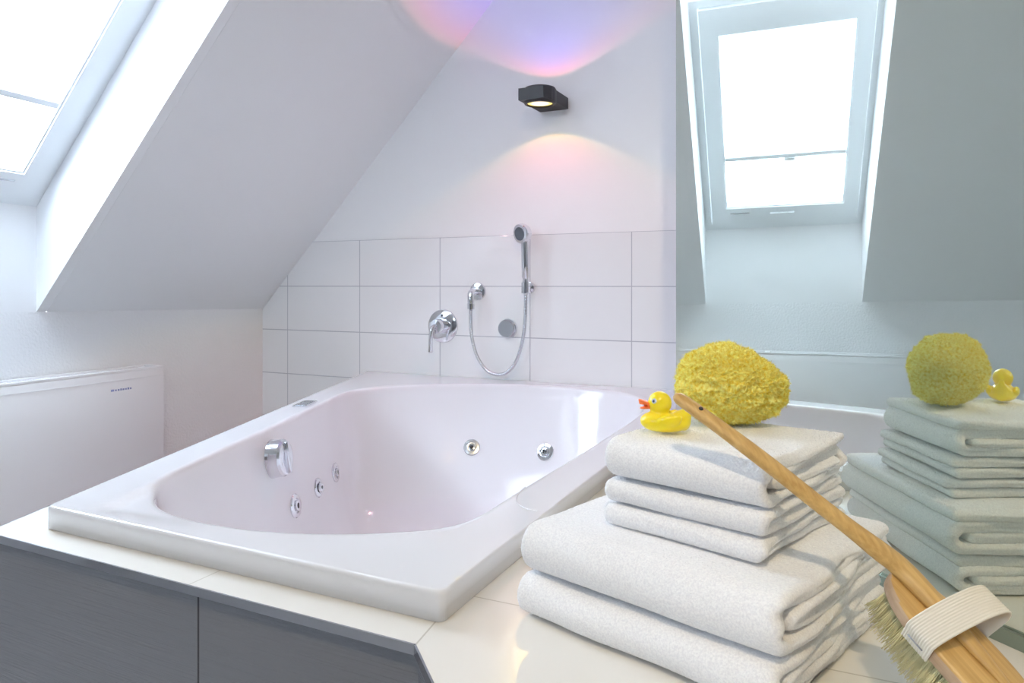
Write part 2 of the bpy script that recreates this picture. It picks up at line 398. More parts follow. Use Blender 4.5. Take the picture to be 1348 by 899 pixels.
body = [(-1.270, .7285), (-.449, .709), (.150, .110), (.75, -.486), (1.69, -.486), (1.69, YT-.001), (-1.932, YT-.001)]
bm = bmesh.new()
for i in range(len(body)):
    p, q = V(body[i]), V(body[(i+1) % len(body)])
    if i == 5: continue
    e = (q-p).normalized(); n = V((-e.y, e.x))
    quadbox(bm, [(p.x, p.y, .0), (q.x, q.y, .0), (q.x, q.y, ZP-.0125), (p.x, p.y, ZP-.0125)], (n.x*.012, n.y*.012, 0))
obj('front_panel', bm, M_panel, PL, smooth=False)
bm = bmesh.new()
def rail(bm, p, q, z0, z1, w):
    p, q = V(p), V(q); e = (q-p).normalized(); n = V((e.y, -e.x))
    quadbox(bm, [(p.x, p.y, z0), (q.x, q.y, z0), (q.x, q.y, z1), (p.x, p.y, z1)], (n.x*w, n.y*w, 0))
for a, b in zip(outer[:4], outer[1:4]):
    rail(bm, a, b, ZP-.0115, ZP+.0005, .0025)
rail(bm, outer[6], outer[0], ZP-.0115, ZP+.0005, .0025)
obj('edge_trim', bm, M_steel, PL, smooth=False)

# ------------------------------------------------------------------ bathtub
TUB = thing('bathtub', 'large white whirlpool bathtub with chrome jets set in the tiled platform', 'bathtub', (-1.0, 1.65, .14))
C0 = V((-.95, 1.62))
def fillet(pts, r, n=6):
    out = []; L = len(pts)
    for i in range(L):
        p0, p1, p2 = pts[i-1], pts[i], pts[(i+1) % L]
        a = (p0-p1).normalized(); b = (p2-p1).normalized()
        rr = r[i]; s, e = p1+a*rr, p1+b*rr
        for k in range(n+1):
            t = k/n; out.append(s*(1-t)**2+p1*2*t*(1-t)+e*t*t)
    return out
outp = fillet([FL, FR, BR, BL], [.012, .012, .006, .006])
inn = [(-.54, 1.03), (-.54, 1.2), (-.54, 1.6), (-.548, 2.0), (-.59, 2.24), (-.69, 2.385), (-.84, 2.445), (-1.06, 2.44), (-1.28, 2.37), (-1.45, 2.255), (-1.55, 2.12), (-1.56, 2.0), (-1.49, 1.80), (-1.347, 1.412), (-1.236, 1.10), (-1.185, .975), (-1.125, .905), (-1.04, .853), (-.93, .826), (-.82, .828), (-.72, .856), (-.63, .903), (-.565, .957)]
innp = [V((p.x, p.y)) for p in spline([(x, y, 0) for x, y in inn], 10, True)]
def hit(poly, a):
    d = V((math.cos(a), math.sin(a))); best = None
    for i in range(len(poly)):
        p, q = poly[i-1], poly[i]; e = q-p
        den = d.x*e.y-d.y*e.x
        if e.length < 1e-9 or abs(den) < 1e-12: continue
        w = p-C0; t = (w.x*e.y-w.y*e.x)/den; s = (w.x*d.y-w.y*d.x)/den
        if t > 0 and -1e-3 <= s <= 1+1e-3: best = t if best is None else max(best, t)
    return C0+d*best
angs = sorted(set([2*math.pi*i/420 - math.pi for i in range(420)]+[math.atan2((p-C0).y, (p-C0).x) for p in outp]))
angs = [a for i, a in enumerate(angs) if i == 0 or a-angs[i-1] > 1e-4]
O_ = [hit(outp, a) for a in angs]; I_ = [hit(innp, a) for a in angs]
BC = V((-.98, 1.62))
def sm(x): x = max(0, min(1, x)); return x*x*(3-2*x)
cre_p = V((-1.131, .818)); cre_d = V((-.353, .936)).normalized(); cre_n = V((cre_d.y, -cre_d.x))
def drop(p):
    s = (p-cre_p).dot(cre_n)
    return -.007*sm(s/.022)*(1-sm((p.x+1.13)/.30))*(1-sm((p.y-1.1)/.2))*sm((p.y-.775)/.05)
rings = []
def ring(ps, z): rings.append([(p.x, p.y, (z[i] if isinstance(z, list) else z)) for i, p in enumerate(ps)])
def towards(ps, d): return [p+(C0-p).normalized()*d for p in ps]
ring(towards(O_, .03), ZP+.001); ring(O_, ZP+.001); ring(O_, .5935); ring(O_, .5945)
for d, z in ((.0008, .5972), (.0028, .5992), (.0055, .600), (.0070, .600)): ring(towards(O_, d), z)
o2, i2 = towards(O_, .0085), [p+(p-C0).normalized()*.010 for p in I_]
for k in range(1, 13):
    ps = [a.lerp(b, k/12) for a, b in zip(o2, i2)]
    ring(ps, [.600+drop(p) for p in ps])
for d, z in ((.0035, .5985), (-.0005, .5945), (-.0025, .588)):
    ps = [p+(p-C0).normalized()*d for p in I_]; ring(ps, [z+drop(p) for p in ps])
zkeys = [(.012, .56), (.03, .50), (.05, .44), (.075, .37), (.10, .31), (.14, .255), (.19, .215), (.26, .185), (.36, .165), (.5, .156), (.7, .152), (.88, .150)]
zs = spline([(a, b, 0) for a, b in zkeys], 4)
for v in zs:
    f, z = v.x, v.y
    ps = [p.lerp(BC, f) for p in I_]
    # the head end (far side) reclines more
    ps2 = []
    for p, q in zip(ps, I_):
        rec = sm((q.y-1.9)/.35)*max(0, min(.33, .590-z))*.22*(1-f)
        ps2.append(V((p.x, p.y-rec)))
    dp = sm((z-.45)/.12)
    ring(ps2, [z+drop(p)*dp for p in ps2])
bm = bmesh.new(); RV = [[bm.verts.new(c) for c in r] for r in rings]; NN = len(angs)
for A, B in zip(RV, RV[1:]):
    for i in range(NN):
        j = (i+1) % NN; bm.faces.new((A[i], A[j], B[j], B[i]))
cv = bm.verts.new((BC.x, BC.y-.02, .150))
for i in range(NN): bm.faces.new((RV[-1][i], RV[-1][(i+1) % NN], cv))
bmesh.ops.recalc_face_normals(bm, faces=bm.faces)
tree = BVHTree.FromBMesh(bm)
shell = obj('tub_shell', bm, M_tub, TUB)
def camray(x, y):
    Fw = V((-math.sin(AL), math.cos(AL), 0)); Rw = V((math.cos(AL), math.sin(AL), 0))
    return (Fw+Rw*((x-674)/960)-V((0, 0, 1))*((y-375)/960))
def on_tub(approx):
    loc, n, i, d = tree.find_nearest(V(approx))
    if (V((BC.x, BC.y, .5))-loc).dot(n) < 0: n = -n
    return loc, n
for nm, (x, y) in dict(knob=(367, 603), jetA=(388, 666), jetB=(418, 642), jetC=(441, 622), jetD=(621, 589), jetE=(718, 595), drain=(536, 668)).items():
    h = tree.ray_cast(V((0, 0, CZ)), camray(x, y).normalized())
    print('TUBHIT', nm, [round(c, 4) for c in h[0]])
# recess edge on the wide rim
bm = bmesh.new()
add_tube(bm, spline([(-.537, 1.205, .6003), (-.530, 1.16, .6008), (-.512, 1.115, .6008), (-.485, 1.09, .6008), (-.462, 1.085, .6003)], 8), 0.0010, 8)
obj('headrest_recess', bm, M_tub, TUB)
# badge on the left rim
bm = bmesh.new()
bd = V((-.353, .936, 0)); bx = V((.936, .353, 0)); bc = V((-1.520, 1.755, .6))
quadbox(bm, [bc-bd*.05-bx*.022, bc+bd*.05-bx*.022, bc+bd*.05+bx*.022, bc-bd*.05+bx*.022], (0, 0, .004))
bdg = obj('control_plate', bm, M_chrome, TUB, smooth=False)
bm = bmesh.new()
for k in (-1, 0, 1):
    c = bc+bd*.03*k+V((0, 0, .004)); quadbox(bm, [c-bd*.011-bx*.013, c+bd*.011-bx*.013, c+bd*.011+bx*.013, c-bd*.011+bx*.013], (0, 0, .002))
obj('push_buttons', bm, M_satin, bdg, smooth=False)
# overflow knob
def lathe_part(name, prof, loc, n, m, parent, seg=48, deg=30):
    bm = bmesh.new(); add_lathe(bm, prof, axisM(loc, n), seg); return autosmooth(obj(name, bm, m, parent), deg)
h_ = tree.ray_cast(V((0, 0, CZ)), camray(358, 604).normalized()); loc, n = on_tub(h_[0])
kn = lathe_part('overflow_knob', [(0, 0), (.048, 0), (.050, .005), (.048, .014), (.047, .034), (.043, .040), (.034, .043), (.015, .040), (0, .039)], loc-n*.002, n, M_chrome, TUB)
bm = bmesh.new(); M = axisM(loc, n)
add_box(bm, (-.006, -.040, .034), (.006, .040, .048), .003, M); obj('knob_grip', bm, M_chrome, kn)
def jet(loc, n, r, face=M_chrome, directional=False):
    j = lathe_part('water_jet', [(0, -.002), (r, -.002), (r, .003), (r*.93, .0055), (r*.62, .0065), (r*.58, .003), (0, .002)], loc, n, face, TUB)
    if directional:
        lathe_part('jet_nozzle', [(0, 0), (r*.48, 0), (r*.5, .010), (r*.40, .014), (0, .014)], loc+n*.001, (n+V((.25, -.1, .0))).normalized(), M_chrome, j, 32)
    else:
        lathe_part('jet_nozzle', [(0, 0), (r*.46, 0), (r*.42, .009), (r*.24, .0095), (r*.20, .004), (0, .004)], loc+n*.001, n, M_chrome, j, 32)
    lathe_part('nozzle_hole', [(0, 0), (r*.21, 0), (r*.19, .0085), (0, .0086)] if not directional else [(0, .012), (r*.2, .012), (r*.18, .0145), (0, .0147)], loc+n*.001, n, M_dark, j, 24)
    return j
JETS = [((-1.2, 1.16, .44), .032, False), ((-1.22, 1.26, .44), .028, True), ((-1.24, 1.36, .44), .030, False), ((-1.2, 2.2, .45), .029, False), ((-.9, 2.3, .45), .031, False)]
JP = [(388, 666), (418, 642), (441, 622), (621, 589), (718, 595)]
for (ap, r, dr), px in zip(JETS, JP):
    h = tree.ray_cast(V((0, 0, CZ)), camray(*px).normalized()); l, n = on_tub(h[0]); jet(l, n, r, M_satin if (r > .02 and px[0] == 621) else M_chrome, dr)

# ------------------------------------------------------------------ radiator
XRF = -2.35
RD = thing('radiator', 'white flat panel radiator under the roof window', 'radiator', ((XK+XRF)/2, 1.3, .12))
ry0, ry1 = .55, 1.933
bm = bmesh.new(); add_box(bm, (XRF-.012, ry0, .12), (XRF, ry1, .655), .003); autosmooth(obj('front_plate', bm, M_rad, RD))
bm = bmesh.new(); add_box(bm, (XRF-.085, ry0+.02, .13), (XRF-.073, ry1-.02, .64), .003); autosmooth(obj('rear_plate', bm, M_rad, RD))
for y in (ry0, ry1-.0015):
    bm = bmesh.new(); add_box(bm, (XRF-.092, y, .12), (XRF-.012, y+.0015, .657)); obj('side_cover', bm, M_rad, RD, smooth=False)
bm = bmesh.new()
add_box(bm, (XRF-.014, ry0, .655), (XRF, ry1, .663), .001); add_box(bm, (XRF-.094, ry0, .655), (XRF-.082, ry1, .663), .001)
y = ry0+.004
while y < ry1-.01:
    add_box(bm, (XRF-.082, y, .652), (XRF-.014, y+.007, .658)); y += .016
for y in (ry0, ry0+(ry1-ry0)/2, ry1-.02): add_box(bm, (XRF-.082, y, .655), (XRF-.014, y+.02, .663))
obj('top_grille', bm, M_rad, RD, smooth=False)
bm = bmesh.new(); add_box(bm, (XRF-.0005, ry0+.002, .628), (XRF+.0015, ry1-.002, .6295)); obj('front_seam', bm, M_rad, RD, smooth=False)
bm = bmesh.new()
for y0, w, h in ((1.716, .012, .007), (1.732, .006, .006), (1.742, .007, .006), (1.752, .006, .007), (1.761, .007, .006), (1.771, .006, .006), (1.780, .007, .007), (1.790, .006, .006)):
    add_box(bm, (XRF-.001, y0, .592), (XRF+.0006, y0+w, .592+h))
obj('maker_mark', bm, M_logo, RD, smooth=False)
for y in (ry0+.2, ry1-.2):
    bm = bmesh.new(); add_box(bm, (XK+.0005, y, .25), (XRF-.085, y+.03, .60)); obj('wall_bracket', bm, M_rad, RD, smooth=False)

# ------------------------------------------------------------------ fittings on the tiled wall
NY = V((0, -1, 0))
MX = thing('bath_mixer', 'round chrome single-lever bath mixer on the white tiled wall', 'mixer tap', (-1.501, YT, .80))
lathe_part('escutcheon', [(0, 0), (.066, 0), (.068, .004), (.066, .009), (.060, .012), (.030, .013), (0, .013)], (-1.501, YT, .80), NY, M_chrome, MX)
lathe_part('mixer_body', [(0, 0), (.029, 0), (.029, .050), (.027, .056), (.010, .058), (0, .058)], (-1.501, YT-.010, .80), NY, M_chrome, MX)
bm = bmesh.new()
add_tube(bm, spline([(-1.501, YT-.050, .800), (-1.503, YT-.070, .801), (-1.505, YT-.083, .792), (-1.507, YT-.086, .770), (-1.509, YT-.086, .735), (-1.510, YT-.086, .700)], 8), .0085, 16)
obj('lever', bm, M_chrome, MX)
lathe_part('colour_dot', [(0, 0), (.005, 0), (.005, .0012), (0, .0013)], (-1.501, YT-.0115, .842), NY, M_dark, MX, 16)
DV = thing('diverter_button', 'small round chrome button between the hose loops on the tiled wall', 'valve', (-1.208, YT, .798))
lathe_part('collar', [(0, 0), (.037, 0), (.038, .004), (.037, .014), (0, .014)], (-1.208, YT, .798), NY, M_chrome, DV)
bt = lathe_part('button', [(0, 0), (.034, 0), (.034, .014), (.031, .018), (.005, .018), (0, .018)], (-1.208, YT-.013, .798), NY, M_satin, DV)
OT = thing('hose_outlet', 'round chrome wall elbow feeding the shower hose', 'wall outlet', (-1.342, YT, .940))
lathe_part('rosette', [(0, 0), (.034, 0), (.035, .004), (.033, .010), (.018, .013), (0, .013)], (-1.342, YT, .940), NY, M_chrome, OT)
bm = bmesh.new(); add_tube(bm, spline([(-1.342, YT-.008, .940), (-1.342, YT-.045, .940), (-1.341, YT-.063, .932), (-1.340, YT-.067, .912), (-1.339, YT-.067, .895)], 8), [.013]*33, 16); obj('elbow', bm, M_chrome, OT)
lathe_part('elbow_nut', [(0, 0), (.0145, 0), (.0145, .022), (0, .022)], (-1.339, YT-.067, .872), (0, 0, 1), M_chrome, OT, 24)
HD = thing('shower_holder', 'chrome wall bracket cradling the hand shower', 'bracket', (-1.120, YT, .955))
lathe_part('bracket_rosette', [(0, 0), (.023, 0), (.024, .004), (.022, .012), (.012, .016), (.011, .040), (0, .040)], (-1.120, YT, .955), NY, M_chrome, HD)
bm = bmesh.new(); hx, hy_ = -1.107, YT-.067
add_tube(bm, [(hx-.0, hy_, .935), (hx-.0, hy_, .975)], .0165, 24); add_tube(bm, [(-1.120, YT-.036, .955), (hx-.005, hy_+.008, .955)], .010, 16)
autosmooth(obj('cradle', bm, M_chrome, HD))
HS = thing('hand_shower', 'chrome hand shower hanging upright with a long looping hose', 'hand shower', (hx, hy_, .95))
bm = bmesh.new(); add_tube(bm, [(hx, hy_, .930), (hx, hy_, .940), (hx, hy_, .985), (hx+.0, hy_, .99), (hx, hy_, .995), (hx-.0005, hy_-.001, 1.05), (hx-.0015, hy_-.002, 1.10), (hx-.003, hy_-.004, 1.14)], [.009, .0115, .0115, .0115, .0145, .0155, .0155, .0150], 24); autosmooth(obj('handle', bm, M_chrome, HS))
hd = V((-.40, -.90, -.18)).normalized(); hc = V((-1.119, YT-.076, 1.158))
head = lathe_part('shower_head', [(0, -.030), (.016, -.029), (.030, -.022), (.037, -.008), (.0375, .006), (.0355, .011), (.032, .012), (0, .012)], hc, hd, M_chrome, HS)
lathe_part('spray_face', [(0, 0), (.0255, 0), (.025, .002), (0, .003)], hc+hd*.0115, hd, M_rubber, head)
hp = [(-1.339, hy_, .871), (-1.340, hy_, .86), (-1.339, hy_, .804), (-1.332, hy_, .75), (-1.314, hy_, .695), (-1.290, hy_+.005, .655), (-1.262, hy_+.005, .632), (-1.225, hy_+.005, .624), (-1.188, hy_+.005, .635), (-1.157, hy_+.005, .665), (-1.132, hy_, .715), (-1.116, hy_, .78), (-1.109, hy_, .85), (-1.107, hy_, .935)]
bm = bmesh.new(); pp = spline(hp, 24); add_tube(bm, pp, [.0062+.0006*math.sin(i*2.1) for i in range(len(pp))], 12); obj('hose', bm, M_satin, HS)

# ------------------------------------------------------------------ wall lamp
LX0, LX1, LZ0, LZ1 = -1.080, -.966, 1.624, 1.666
LC = V((-1.022, 2.425, 1.645))
LP = thing('wall_lamp', 'black up-and-down wall lamp with a glowing round lens', 'wall lamp', (-1.023, YB, 1.645))
bm = bmesh.new(); quadbox(bm, [(LX0, YB, LZ0), (LX0, 2.364, LZ0), (LX1-.018, 2.364, LZ0), (LX1, 2.40, LZ0), (LX1, YB, LZ0)], (0, 0, LZ1-LZ0))
obj('lamp_body', bm, M_black, LP, smooth=False)
bm = bmesh.new(); add_lathe(bm, [(.049, -.030), (.055, -.028), (.059, -.022), (.059, .022), (.055, .029), (.049, .031)], Matrix.Translation(LC), 64, cap=False)
add_lathe(bm, [(.049, -.030), (.047, -.0215), (0, -.0215)], Matrix.Translation(LC), 64, cap=False); add_lathe(bm, [(.049, .031), (.047, .0225), (0, .0225)], Matrix.Translation(LC), 64, cap=False)
autosmooth(obj('lamp_head', bm, M_black, LP))
def lens_mat(c_in, c_out):
    m = bpy.data.materials.new('dichroic_lens'); m.use_nodes = True; nt = m.node_tree; nt.nodes.remove(nt.nodes['Principled BSDF'])
    tc = nd(m, 'ShaderNodeTexCoord'); ln = nd(m, 'ShaderNodeVectorMath', operation='LENGTH'); mp = nd(m, 'ShaderNodeMapping'); mp.inputs['Scale'].default_value = (1, 1, 0)
    lk(m, tc.outputs['Object'], mp.inputs[0]); lk(m, mp.outputs[0], ln.inputs[0])
    f = mth(m, 'DIVIDE', ln.outputs['Value'], .046)
    cr = nd(m, 'ShaderNodeValToRGB'); cr.color_ramp.elements[0].color = (*c_in, 1); cr.color_ramp.elements[1].color = (*c_out, 1); cr.color_ramp.elements[0].position = .45; cr.color_ramp.elements[1].position = .8
    lk(m, f, cr.inputs[0]); e = nd(m, 'ShaderNodeEmission'); e.inputs[1].default_value = 1.0; lk(m, cr.outputs[0], e.inputs[0]); lk(m, e.outputs[0], nt.nodes['Material Output'].inputs[0]); return m
M_lens = lens_mat((1.0, .85, .95), (1.0, .72, .22))
for s in (-1, 1):
    c = LC+V((0, 0, s*.0235)); bm = bmesh.new(); add_lathe(bm, [(0, .004*s), (.020, .0034*s), (.034, .002*s), (.0460, 0)], Matrix.Translation(c), 48, cap=False)
    obj('lens', bm, M_lens, LP, origin=c)
def cone_light(name, sgn, power, stops, half=64.0):
    l = bpy.data.lights.new(name, 'SPOT'); l.energy = power; l.spot_size = math.radians(2*half); l.spot_blend = .12; l.shadow_soft_size = .004; l.use_nodes = True
    nt = l.node_tree; em = nt.nodes['Emission']
    g = nt.nodes.new('ShaderNodeNewGeometry'); dt = nt.nodes.new('ShaderNodeVectorMath'); dt.operation = 'DOT_PRODUCT'; dt.inputs[1].default_value = (0, 0, 1)
    nt.links.new(g.outputs['Incoming'], dt.inputs[0])
    ab = nt.nodes.new('ShaderNodeMath'); ab.operation = 'ABSOLUTE'; nt.links.new(dt.outputs['Value'], ab.inputs[0])
    ac = nt.nodes.new('ShaderNodeMath'); ac.operation = 'ARCCOSINE'; nt.links.new(ab.outputs[0], ac.inputs[0])
    dv = nt.nodes.new('ShaderNodeMath'); dv.operation = 'DIVIDE'; nt.links.new(ac.outputs[0], dv.inputs[0]); dv.inputs[1].default_value = math.radians(half)
    cr = nt.nodes.new('ShaderNodeValToRGB'); nt.links.new(dv.outputs[0], cr.inputs[0]); nt.links.new(cr.outputs[0], em.inputs[0])
    els = cr.color_ramp.elements
    while len(els) < len(stops): els.new(.5)
    for e, (p, c) in zip(els, stops): e.position = p; e.color = (*c, 1)
    fo = nt.nodes.new('ShaderNodeLightFalloff'); fo.inputs[0].default_value = 1; nt.links.new(fo.outputs['Linear'], em.inputs[1])
    o = bpy.data.objects.new(name, l); COL.objects.link(o); o.location = LC+V((0, 0, sgn*.034))
    o.rotation_euler = (0 if sgn < 0 else math.pi, 0, 0); return o
cone_light('lamp_down_light', -1, 4.4, [(0, (.9, .38, .50)), (.35, (.9, .33, .42)), (.6, (.95, .28, .30)), (.78, (.95, .28, .18)), (.90, (.80, .38, .10)), (.965, (.50, .40, .08)), (1.0, (0, 0, 0))])
cone_light('lamp_up_light', 1, 4.6, [(0, (.22, .16, 1)), (.35, (.24, .15, 1)), (.6, (.30, .13, .95)), (.75, (.48, .12, .62)), (.88, (.78, .13, .30)), (.965, (.55, .22, .10)), (1.0, (0, 0, 0))])

# ------------------------------------------------------------------ glass partition
gd = V((-math.sin(math.radians(47.7)), math.cos(math.radians(47.7)), 0)); gn = V((-gd.y, gd.x, 0))  # gn towards +? side
gn = V((-.6730, -.7396, 0))                      # towards the camera
G0 = V((-.3085, 1.406, 0)); GL = 1.12
GP = thing('glass_partition', 'tall green-tinted reflective glass screen standing on the platform behind the towels', 'glass screen', tuple(G0-gd*GL/2+V((0, 0, ZP))))
bm = bmesh.new(); a, b = G0, G0-gd*GL
quadbox(bm, [(a.x, a.y, ZP+.004), (b.x, b.y, ZP+.004), (b.x, b.y, 2.12), (a.x, a.y, 2.12)], -gn*.009)
pane = obj('glass_pane', bm, [M_glass, M_glassedge], GP, smooth=False)
for p in pane.data.polygons:
    if abs(p.normal.dot(gn)) < .5: p.material_index = 1
bm = bmesh.new(); a2 = a+gd*.001
quadbox(bm, [a2+gn*.006+V((0, 0, ZP)), b+gn*.006+V((0, 0, ZP)), b+gn*.006+V((0, 0, ZP+.017)), a2+gn*.006+V((0, 0, ZP+.017))], -gn*.0055)
quadbox(bm, [a2-gn*.0095+V((0, 0, ZP)), b-gn*.0095+V((0, 0, ZP)), b-gn*.0095+V((0, 0, ZP+.017)), a2-gn*.0095+V((0, 0, ZP+.017))], -gn*.006)
obj('bottom_channel', bm, M_chan, GP, smooth=False)

# ------------------------------------------------------------------ towels
SO = V((-.0579, .7114, 0)); sa = V((.949, -.316, 0)); sb = V((.316, .949, 0))
def ribbon(name, label, path, th, a0, a1, seed, sag=None, na=110, swell=None, grp=None):
    """path: centreline points (b, z) of the folded cloth, th half thickness"""
    cl = spline([(p[0], p[1], 0) for p in path], 7)
    # resample evenly
    L = [0]
    for p, q in zip(cl, cl[1:]): L.append(L[-1]+(q-p).length)
    step = .0028; n = int(L[-1]/step); pts = []; k = 0
    for i in range(n+1):
        s = L[-1]*i/n
        while k < len(L)-2 and L[k+1] < s: k += 1
        f = (s-L[k])/max(1e-9, L[k+1]-L[k]); pts.append(cl[k].lerp(cl[k+1], f))
    nor = []
    for i in range(n+1):
        t = pts[min(i+1, n)]-pts[max(i-1, 0)]; t.normalize(); nor.append(V((-t.y, t.x, 0)))
    ring0 = []
    for i in range(n+1): ring0.append((pts[i], nor[i]))
    tA = (pts[1]-pts[0]).normalized(); tB = (pts[-1]-pts[-2]).normalized()
    def outline(f):
        o = [p+q*th*f for p, q in ring0]
        for k in range(1, 6):
            a = math.pi*k/6; o.append(pts[-1]+(nor[-1]*math.cos(a)+tB*math.sin(a))*th*f)
        o += [p-q*th*f for p, q in reversed(ring0)]
        for k in range(1, 6):
            a = math.pi*k/6; o.append(pts[0]+(-nor[0]*math.cos(a)-tA*math.sin(a))*th*f)
        return o
    rr = th*1.0
    slices = []
    for k in range(5): ph = math.pi/2*k/5; slices.append((a0+rr*(1-math.cos(ph)) if False else a0+rr*(1-math.sin(math.pi/2-ph)) , max(.04, math.sin(ph))))
    slices = [(a0+rr*(1-math.cos(math.pi/2*k/6)), max(.05, math.sin(math.pi/2*k/6))) for k in range(6)]
    for k in range(na+1): slices.append((a0+rr+(a1-a0-2*rr)*k/na, 1.0))
    slices += [(a1-rr*(1-math.cos(math.pi/2*k/6)), max(.05, math.sin(math.pi/2*k/6))) for k in range(5, -1, -1)]
    bm = bmesh.new(); prev = None; first = None
    zmin = min(p.y for p in pts)-th; zmax = max(p.y for p in pts)+th
    for (a, f) in slices:
        o = outline(f); row = []
        for j, p in enumerate(o):
            b, z = p.x, p.y
            aa = a
            # soft irregularities
            w = noise.noise(V((a*9, b*9, z*20+seed)))*.0022
            hz = (z-zmin)/(zmax-zmin)
            z += w*hz*1.2
            b += noise.noise(V((a*11+5, z*14, seed)))*.0035
            # the open right end fans slightly: each ply ends at its own place
            e = sm((a-(a1-.05))/.05)
            aa += e*noise.noise(V((b*12+3, z*75, seed*2)))*.009
            if sag: z += sag(a, b)*hz
            P = SO+sa*aa+sb*b+V((0, 0, z))
            d = noise.noise(P*260)*.0007+noise.noise(P*620)*.0006
            P += V((noise.noise(P*430+V((9, 0, 0))), noise.noise(P*430+V((0, 7, 0))), 0))*.0006+V((0, 0, d if hz > .15 else abs(d)))
            row.append(bm.verts.new(P))
        if prev:
            m = len(row)
            for j in range(m): bm.faces.new((prev[j], prev[(j+1) % m], row[(j+1) % m], row[j]))
        prev = row
        if first is None: first = row
    bm.faces.new(first[::-1]); bm.faces.new(prev)
    bm.normal_update(); rf = random.Random(int(seed*10)); bmesh.ops.recalc_face_normals(bm, faces=bm.faces)
    fs = [q for q in bm.faces if len(q.verts) == 4]
    for q in rf.sample(fs, min(len(fs), 42000)):
        vs_ = q.verts; u_, v_ = rf.random(), rf.random()
        c = vs_[0].co*(1-u_)*(1-v_)+vs_[1].co*u_*(1-v_)+vs_[2].co*u_*v_+vs_[3].co*(1-u_)*v_
        t = (q.normal+V((rf.gauss(0, .5), rf.gauss(0, .5), rf.gauss(0, .5)))).normalized(); s_ = t.cross(V((rf.random()-.5, rf.random()-.5, rf.random()))).normalized()
        l = rf.uniform(.0009, .0021); w_ = .00038
        a_, b_, e_ = bm.verts.new(c-t*.0004+s_*w_), bm.verts.new(c-t*.0004-s_*w_), bm.verts.new(c+t*l)
        if e_.co.z < ZP+.0003: e_.co.z = ZP+.0003
        bm.faces.new((a_, b_, e_))
    c = SO+sa*(a0+a1)/2+sb*((path[0][0]+path[-1][0])/2); 
    o = obj(name, bm, M_towel, None, origin=(c.x, c.y, zmin))
    return tag(o, label, 'towel', grp)
def spiral4(b0, b1, z0, z1, th):
    """four plies: outer fold at the front, second fold at the back, small fold inside"""
    H = z1-z0; zb, zt = z0+th, z1-th; g = (zt-zb)/3
    r = (zt-zb)/2; fb = b0+r+th
    p = [(b1-.004, zt)]
    for k in range(6): p.append((b1+(fb-b1)*(k+1)/6.5, zt))
    for k in range(0, 9):
        a = math.pi/2+math.pi*k/8; p.append((fb+r*math.cos(a), z0+H/2+r*math.sin(a)))
    for k in range(6): p.append((fb+(b1-.016-fb)*(k+1)/6.5, zb))
    rb = g
    for k in range(0, 7):
        a = -math.pi/2+math.pi*k/6; p.append((b1-.012+rb*math.cos(a), zb+rb+rb*math.sin(a)))
    for k in range(5): p.append((b1-.012+(fb+.022-(b1-.012))*(k+1)/5.5, zb+2*rb))
    rf = g*.5
    p.append((fb+.006, zb+1.55*g))
    for k in range(5): p.append((fb+.022+(b1-.024-(fb+.022))*(k+1)/5, zb+1.0*g+.000))
    return p
def ply2(b0, b1, z0, z1, th, lip=True):
    zb, zt = z0+th, z1-th; r = (zt-zb)/2; fb = b0+r+th; p = [(b1, zt)]
    for k in range(6): p.append((b1+(fb-b1)*(k+1)/6.5, zt))
    for k in range(0, 7):
        a = math.pi/2+math.pi*k/6; p.append((fb+r*math.cos(a), (z0+z1)/2+r*math.sin(a)))
    for k in range(6): p.append((fb+(b1-.006-fb)*(k+1)/6, zb))
    return p
ribbon('bath_towel', 'large white terry towel, folded, lowest of the stack on the cream tiles', spiral4(-.010, .305, ZP+.0018, .6125, .0068), .0070, -.328, -.004, 3.1)
ribbon('bath_towel', 'large white terry towel, thickly folded, second from the bottom of the stack', spiral4(-.006, .312, .6150, .6745, .0082), .0086, -.326, 0.0, 11.7, swell=1)
def sg(a, b): return 0.0
ribbon('hand_towel', 'small white folded towel lying directly on the large towels', ply2(.060, .292, .6765, .7020, .0060), .0062, -.248, -.048, 23.3)
ribbon('hand_towel', 'small white folded towel in the middle of the three small ones', ply2(.062, .286, .7040, .7315, .0066), .0068, -.250, -.046, 31.9)
ribbon('hand_towel', 'thickly folded small white towel on top of the stack, under the duck', spiral4(.058, .282, .7335, .7825, .0068), .0070, -.246, -.044, 47.3)
ZTOP = .7835

# ------------------------------------------------------------------ rubber duck
def remesh(bm, vox, sm_it=6):
    me = bpy.data.meshes.new('t'); bm.to_mesh(me); bm.free(); o = bpy.data.objects.new('t', me); COL.objects.link(o)
    r = o.modifiers.new('r', 'REMESH'); r.mode = 'VOXEL'; r.voxel_size = vox
    s = o.modifiers.new('s', 'SMOOTH'); s.iterations = sm_it; s.factor = .6
    dg = bpy.context.evaluated_depsgraph_get(); me2 = bpy.data.meshes.new_from_object(o.evaluated_get(dg))
    out = bmesh.new(); out.from_mesh(me2); bpy.data.objects.remove(o); return out
def ell(bm, c, r, M=None, sub=3):
    rr = bmesh.ops.create_icosphere(bm, subdivisions=sub, radius=1.0)
    for v in rr['verts']: v.co = V((v.co.x*r[0]+c[0], v.co.y*r[1]+c[1], v.co.z*r[2]+c[2]))
    if M is not None: bmesh.ops.transform(bm, matrix=M, verts=rr['verts'])
    return rr['verts']
DK0 = V((-.2085, .893, ZTOP+.0015))
fw = -V((math.cos(AL), math.sin(AL), 0))                    # faces left
fw = (Matrix.Rotation(math.radians(-8), 3, 'Z') @ fw)
side = V((0, 0, 1)).cross(fw)
DM = Matrix.Translation(DK0) @ Matrix((fw, side, V((0, 0, 1)))).transposed().to_4x4() @ Matrix.Scale(1.03, 4)
DU = thing('rubber_duck', 'small yellow rubber duck with orange beak on the top towel', 'rubber duck', tuple(DK0))
bm = bmesh.new()
